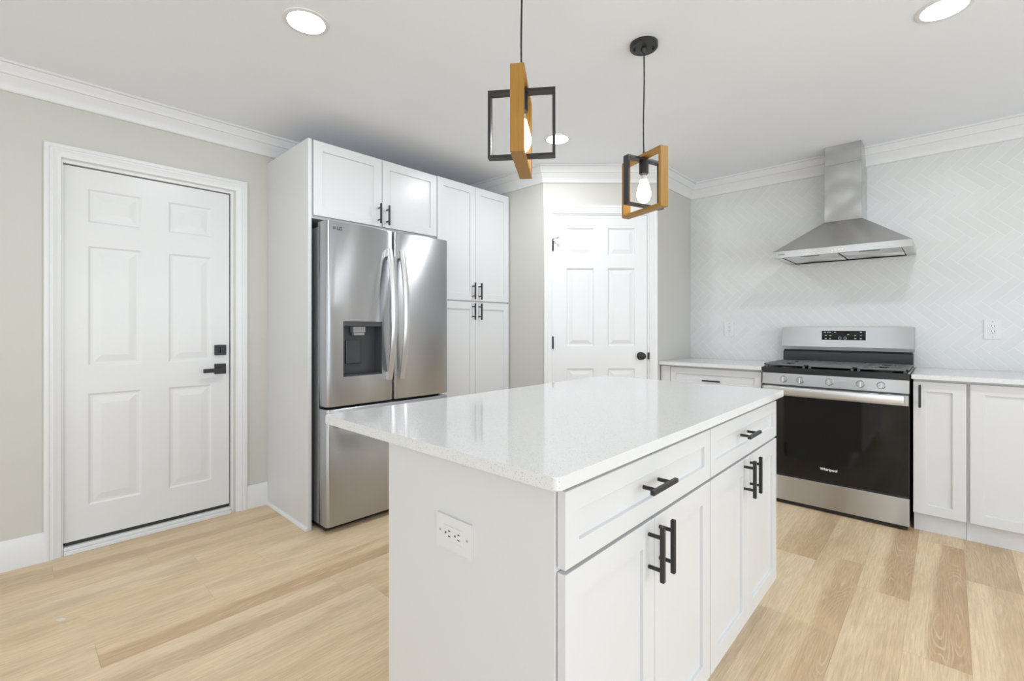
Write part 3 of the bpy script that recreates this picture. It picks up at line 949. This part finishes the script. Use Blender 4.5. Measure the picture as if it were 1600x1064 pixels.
slab('countertop', (-1.7235, -0.962, 3.592, YT - 0.003), 0.902, ITOP, 0.004, 'white quartz countertop between pantry corner and range')
slab('countertop', (-0.160, 1.38, 3.592, YT - 0.003), 0.902, ITOP, 0.004, 'long white quartz countertop starting at the narrow cabinet by the range')

# ------------------------------------------------------------------ range
RX = -0.561
rg = thing('range', 'stainless freestanding gas range with black oven glass', 'stove', (RX, 3.600, 0), 0)
HW = 0.3935
MB().box(-HW + .004, HW - .004, 0.030, 0.60, 0.03, 0.885, .002).build('body', M['grey_side'], rg)
for x in (-.35, .35):
    for y in (.06, .55):
        MB().cyl((x, y, 0), (x, y, .032), .018, n=14).build('foot', M['blackm'], rg)
MB().box(-HW + .01, HW - .01, 0.012, 0.05, 0.006, 0.035).build('base_strip', M['blackm'], rg)
MB().box(-HW, HW, 0.0, 0.034, 0.028, 0.192, .003, 2).build('drawer', M['steel_h'], rg)
od = MB().box(-HW + .002, HW - .002, 0.002, 0.034, 0.200, 0.800, .003).build('oven_door', M['grey_side'], rg)
MB().box(-HW + .002, HW - .002, -0.006, 0.003, 0.738, 0.800, .002).build('top_rail', M['steel_h'], od)
MB().box(-HW + .002, HW - .002, -0.004, 0.003, 0.203, 0.7375, .0015).build('oven_glass', M['glass_black'], od)
hb = MB()
hb.box(-0.372, 0.372, -0.052, -0.038, 0.752, 0.800, .004, 2)
for x in (-.345, .345): hb.box(x - .014, x + .014, -0.040, -.005, 0.765, 0.792, .002)
hb.build('door_handle', M['handle_steel'], od, True)
text_part('brand_mark', 'Whirlpool', 0.0225, M['markw'], od, (-0.004, -0.0046, 0.284), bold=0.0005)
# control panel with knobs
cp = MB().prism([(0.000, 0.812), (0.034, 0.812), (0.034, 0.888), (0.004, 0.888)], -HW, HW, 'X', .001).build('control_panel', M['steel_h'], rg)
for x in (-.824, -.725, -.562, -.400, -.298):
    k = MB().lathe([(0.0225, 0.004), (0.0225, -0.004), (0.0205, -0.007), (0.0195, -0.024), (0.017, -0.027), (0.0005, -0.0272)], (x - RX, 0, 0.851), 28, 'Y').build('knob', M['steel_h'], rg, True, angle=30)
    MB().box(x - RX - .0042, x - RX + .0042, -.034, -.020, .833, .869, .0015).build('knob_grip', M['handle_steel'], k)
# cooktop
ct = MB().box(-HW - .001, HW + .001, 0.000, 0.535, 0.888, 0.929, .004, 2).build('cooktop', M['enamel'], rg)
for x in (-1, 1): MB().box(min(x * (HW - .008), x * (HW + .002)), max(x * (HW - .008), x * (HW + .002)), 0.004, 0.533, 0.922, 0.934, .001).build('edge_trim', M['steel_h'], ct)
# burners
for bx_, by_, r in ((-.25, .14, .045), (-.25, .40, .038), (.25, .14, .045), (.25, .40, .038), (0, .27, .05)):
    MB().lathe([(r, .928), (r, .936), (r * .75, .938), (r * .75, .944), (.001, .945)], (bx_, by_, 0), 24).build('burner', M['blackm'], rg, True, angle=30)
# grates: frame, many flat bars
for gi, (gx0, gx1) in enumerate(((-.388, -.134), (-.130, .130), (.134, .388))):
    g = MB()
    z0, z1 = 0.940, 0.953
    gy0, gy1 = 0.018, 0.520
    g.box(gx0, gx1, gy0, gy0 + .014, z0, z1, .003).box(gx0, gx1, gy1 - .014, gy1, z0, z1, .003)
    g.box(gx0, gx0 + .014, gy0, gy1, z0, z1, .003).box(gx1 - .014, gx1, gy0, gy1, z0, z1, .003)
    gc = (gx0 + gx1) / 2
    for fx in (gx0 + .015, gx1 - .015):
        for fy in (gy0 + .015, gy1 - .015): g.box(fx - .007, fx + .007, fy - .007, fy + .007, .929, z0)
    if gi == 1:   # solid centre plate with a slot
        g.box(gx0 + .012, gx1 - .012, gy0 + .012, .235, z0 + .003, z1 - .001, .001)
        g.box(gx0 + .012, gx1 - .012, .315, gy1 - .012, z0 + .003, z1 - .001, .001)
        g.box(gx0 + .012, gc - .045, .235, .315, z0 + .003, z1 - .001).box(gc + .045, gx1 - .012, .235, .315, z0 + .003, z1 - .001)
    else:
        for cy in (0.14, 0.40):
            for kx in range(-2, 3):
                if kx: g.box(gc + kx * .04 - .0165, gc + kx * .04 + .0165, cy + .045, cy + .135, z0 + .002, z1, .002)
                if kx: g.box(gc + kx * .04 - .0165, gc + kx * .04 + .0165, cy - .125, cy - .045, z0 + .002, z1, .002)
            for ky in range(-2, 3):
                g.box(gx0 + .01, gc - .045, cy + ky * .035 - .0150, cy + ky * .035 + .0150, z0 + .002, z1, .002)
                g.box(gc + .045, gx1 - .01, cy + ky * .035 - .0150, cy + ky * .035 + .0150, z0 + .002, z1, .002)
        g.box(gx0 + .01, gx1 - .01, .262, .278, z0 + .002, z1, .002)
    g.build('grate', M['iron'], rg)
# backguard
bgd = MB().box(-HW + .006, HW - .006, 0.540, 0.635, 0.885, 1.022, .002).build('vent_riser', M['enamel'], rg)
bs = MB().prism([(0.528, 1.034), (0.640, 1.034), (0.640, 1.203), (0.544, 1.203), (0.530, 1.058), (0.524, 1.054)], -HW, HW, 'X', .0015).build('backguard', M['steel_h'], rg)
MB().box(-HW + .01, HW - .01, .55, .63, 1.02, 1.036).build('vent_gap', M['blackm'], rg)
sl = (0.544 - 0.530) / (1.203 - 1.058)
def on_guard(z): return 0.530 + (z - 1.058) * sl
cpn = MB().prism([(on_guard(1.110) - .0025, 1.110), (on_guard(1.110) + .004, 1.110), (on_guard(1.177) + .004, 1.177), (on_guard(1.177) - .0025, 1.177)], -0.132, 0.132, 'X', .0008).build('control_display', M['glass_black'], bs)
def glyph(x, z, w_, h_, mb):
    y = on_guard(z) - .0029
    mb.box(x - w_ / 2, x + w_ / 2, y - .0004, y + .001, z - h_ / 2, z + h_ / 2)
for x, z in ((-.112, 1.166), (-.095, 1.166), (-.078, 1.166), (-.106, 1.143), (-.078, 1.143), (-.106, 1.120), (-.078, 1.120), (.030, 1.150), (.072, 1.143), (.104, 1.143), (.072, 1.121), (.104, 1.121), (.104, 1.166), (-.05, 1.166)):
    gm = MB()
    glyph(x, z, .011, .0035, gm)
    gm.build('key_mark', M['markw'], cpn)
for x in (-.020, .012):
    gm = MB()
    for i in range(14):
        a = 2 * PI * i / 14
        glyph(x + .0085 * math.cos(a), 1.124 + .0085 * math.sin(a), .003, .0018, gm)
    gm.build('start_key', M['markw'], cpn)

# ------------------------------------------------------------------ range hood
HXc = -0.545
hd = thing('range_hood', 'stainless chimney range hood mounted on the tiled wall over the range', 'range hood', (HXc, YT, 1.70), 0)
hw = 0.384; hf = -0.490          # half width, front
z0, z1 = 0.0, 0.044
def frustum(mb, lo, hi, zl, zh):
    a = [(lo[0], lo[2], zl), (lo[1], lo[2], zl), (lo[1], lo[3], zl), (lo[0], lo[3], zl)]
    b = [(hi[0], hi[2], zh), (hi[1], hi[2], zh), (hi[1], hi[3], zh), (hi[0], hi[3], zh)]
    for i in range(4): mb.quad(a[i], a[(i + 1) % 4], b[(i + 1) % 4], b[i])
    return a, b
mb = MB()
lo = (-hw, hw, hf, -0.001)
frustum(mb, lo, lo, z0, z1)
_, top = frustum(mb, lo, (-.112, .112, -.252, -.001), z1, 0.255)
mb.quad(*top)
# underside rim and recess
inn = (-hw + .05, hw - .05, hf + .028, -.03)
frustum(mb, lo, inn, z0, z0)
frustum(mb, inn, inn, z0, 0.014)
mb.quad((inn[0], inn[2], .014), (inn[1], inn[2], .014), (inn[1], inn[3], .014), (inn[0], inn[3], .014))
bmesh.ops.remove_doubles(mb.bm, verts=mb.bm.verts, dist=1e-5)
cn = mb.build('canopy', M['steel_hood'], hd)
for a, b in ((inn[0] + .006, -.006), (.006, inn[1] - .006)):
    f = MB().box(a, b, inn[2] + .006, inn[3] - .006, .003, .013, .001).build('grease_filter', M['filter'], hd)
    c_ = (a + b) / 2
    MB().box(c_ - .055, c_ + .055, inn[2] + .03, inn[2] + .050, .0005, .004, .0008).build('filter_latch', M['grey_side'], f)
MB().box(inn[0], inn[1], -.036, -.028, -.004, .006).build('rear_lip', M['blackm'], hd)
MB().box(-.110, .110, -.250, -.001, 0.255, 0.657, .0015).build('duct_cover', M['steel_chimney'], hd)
MB().box(-.106, .106, -.246, -.001, 0.657, CEIL - 1.70 - .001, .0015).build('duct_extension', M['steel_chimney'], hd)
bp = MB().box(-.042, .050, hf - .0012, hf + .001, .011, .027, .0005).build('button_panel', M['handle_steel'], hd)
for i in range(5):
    MB().cyl((-.034 + i * .019, hf - .005, .019), (-.034 + i * .019, hf, .019), .0052, n=14).build('button', M['chrome'], bp)
text_part('brand_mark', 'CIARRA', 0.013, M['mark'], hd, (-.330, hf - .0004, .022), depth=.0003, bold=.0002)

# ------------------------------------------------------------------ pendants
def ring_frame(size, width, th):
    """square frame of flat strip: outer size, strip width across (y), strip thickness"""
    mb = MB(); s = size / 2; i = s - th; w2 = width / 2
    out = [(-s, -s), (s, -s), (s, s), (-s, s)]; inn = [(-i, -i), (i, -i), (i, i), (-i, i)]
    for k in range(4):
        a, b = out[k], out[(k + 1) % 4]; c, d = inn[k], inn[(k + 1) % 4]
        mb.quad((a[0], -w2, a[1]), (b[0], -w2, b[1]), (b[0], w2, b[1]), (a[0], w2, a[1]))
        mb.quad((c[0], -w2, c[1]), (d[0], -w2, d[1]), (d[0], w2, d[1]), (c[0], w2, c[1]))
        mb.quad((a[0], -w2, a[1]), (b[0], -w2, b[1]), (d[0], -w2, d[1]), (c[0], -w2, c[1]))
        mb.quad((a[0], w2, a[1]), (b[0], w2, b[1]), (d[0], w2, d[1]), (c[0], w2, c[1]))
    bmesh.ops.remove_doubles(mb.bm, verts=mb.bm.verts, dist=1e-6)
    es = [e for e in mb.bm.edges]
    bmesh.ops.bevel(mb.bm, geom=es, offset=.0007, segments=1, affect='EDGES')
    return mb
def pendant(label, x, y, wood_deg, metal_deg):
    o = thing('pendant_light', label, 'pendant light', (x, y, CEIL), 0)
    c = MB().lathe([(0.001, 0), (0.062, 0), (0.062, -0.018), (0.058, -0.022), (0.014, -0.023), (0.012, -0.034), (0.006, -0.044), (0.001, -0.044)], (0, 0, 0), 36).build('ceiling_canopy', M['black'], o, True, angle=30)
    for a in (0.6, 0.6 + PI):
        MB().cyl((.042 * math.cos(a), .042 * math.sin(a), -.031), (.042 * math.cos(a), .042 * math.sin(a), -.021), .0055, n=12).build('canopy_screw', M['blackm'], c)
    zc = 1.856 - CEIL
    pts = [(0.0015 * math.sin(6 * t / 20), 0.001 * math.cos(5 * t / 20), -.040 + (zc + .130 + .040 + .012) * t / 20) for t in range(21)]
    MB().tube(pts, .0031, 8).build('cord', M['blackm'], o, True)
    wf = ring_frame(0.262, 0.042, 0.013).build('wooden_frame', M['wood'], o, loc=(0, 0, zc), rotz=math.radians(wood_deg))
    ring_frame(0.218, 0.032, 0.009).build('metal_frame', M['black'], o, loc=(0, 0, zc + .004), rotz=math.radians(metal_deg))
    MB().cyl((0, 0, zc + .116), (0, 0, zc + .146), .006, n=14).build('cord_grip', M['black'], o)
    MB().lathe([(.001, zc + .108), (.020, zc + .108), (.021, zc + .1), (.021, zc + .048), (.019, zc + .045), (.001, zc + .045)], (0, 0, 0), 24).build('socket', M['blackm'], o, True, angle=30)
    b = MB().lathe([(.0135, zc + .046), (.0135, zc + .034), (.016, zc + .020), (.0165, zc + .0185)], (0, 0, 0), 24).build('bulb_neck', M['glass'], o, True)
    MB().lathe([(.002, zc + .019), (.0165, zc + .018), (.020, zc + .004), (.027, zc - .020), (.0315, zc - .042), (.0315, zc - .054), (.027, zc - .070), (.017, zc - .082), (.006, zc - .088), (.001, zc - .089)], (0, 0, 0), 28).build('bulb', M['bulb'], o, True, angle=60)
    return o
pendant('pendant light whose wooden frame is seen edge on, nearer the camera over the island', -1.015, 1.135, 125.6, 35.6)
pendant('pendant light whose round black canopy shows on the ceiling, hung before the pantry door', -1.018, 1.975, 158, 72)

# ------------------------------------------------------------------ recessed ceiling lights
def can_light(label, x, y):
    o = thing('recessed_light', label, 'ceiling light', (x, y, CEIL), 0)
    MB().lathe([(.073, -.001), (.073, -.004), (.086, -.0055), (.092, -.003), (.093, 0.0)], (0, 0, 0), 40).build('trim_ring', M['trim'], o, True, angle=30)
    MB().lathe([(.0005, -.0025), (.074, -.0025), (.074, -.0045), (.0005, -.005)], (0, 0, 0), 40).build('diffuser', M['can'], o, True, angle=60)
    l = bpy.data.lights.new('can_lamp', 'AREA'); l.shape = 'DISK'; l.size = .14; l.energy = CAN_POWER; l.color = (.90, .955, 1)
    lo_ = bpy.data.objects.new('can_lamp', l); COL.objects.link(lo_); lo_.parent = o; lo_.location = (0, 0, -.007)
    return o
can_light('round recessed ceiling light above the entry door side', -1.990, 0.857)
can_light('round recessed ceiling light seen behind the wooden frame pendant', -1.963, 2.563)
can_light('round recessed ceiling light above the floor in front of the range hood', -0.013, 2.582)

o = MB().prism([(.017 * math.cos(a * PI / 6) * (1 + .15 * math.sin(3 * a)), .008 * math.sin(a * PI / 6)) for a in range(12)], 0.0, 0.002, 'Z', .0004).build('scrap', M['plastic'], loc=(-2.668, 0.145, 0.0), rotz=.9)
tag(o, 'tiny white scrap lying on the oak floor before the entry door', 'scrap')

# the island stands very slightly turned against the walls
piv = Vector((-0.5165, 0.674, 0)); ang = math.radians(0.27); rm = Matrix.Rotation(ang, 3, 'Z')
GROUPS = {'recessed_light': 'recessed lights in the kitchen ceiling', 'pendant_light': 'pendant lights over the island',
          'wall_outlet': 'white power outlets', 'island_cabinet': 'cabinets of the island', 'base_cabinet': 'base cabinets along the tiled wall',
          'countertop': 'countertops along the tiled wall'}
for o in list(SC.objects):
    if o.parent: continue
    base = o.name.split('.')[0]
    if base in GROUPS and o.get('category'): o['group'] = GROUPS[base]
    if base.startswith('island') or 'island end panel' in o.get('label', '') and base == 'wall_outlet':
        o.location = piv + rm @ (Vector(o.location) - piv)
        o.rotation_euler.z += ang
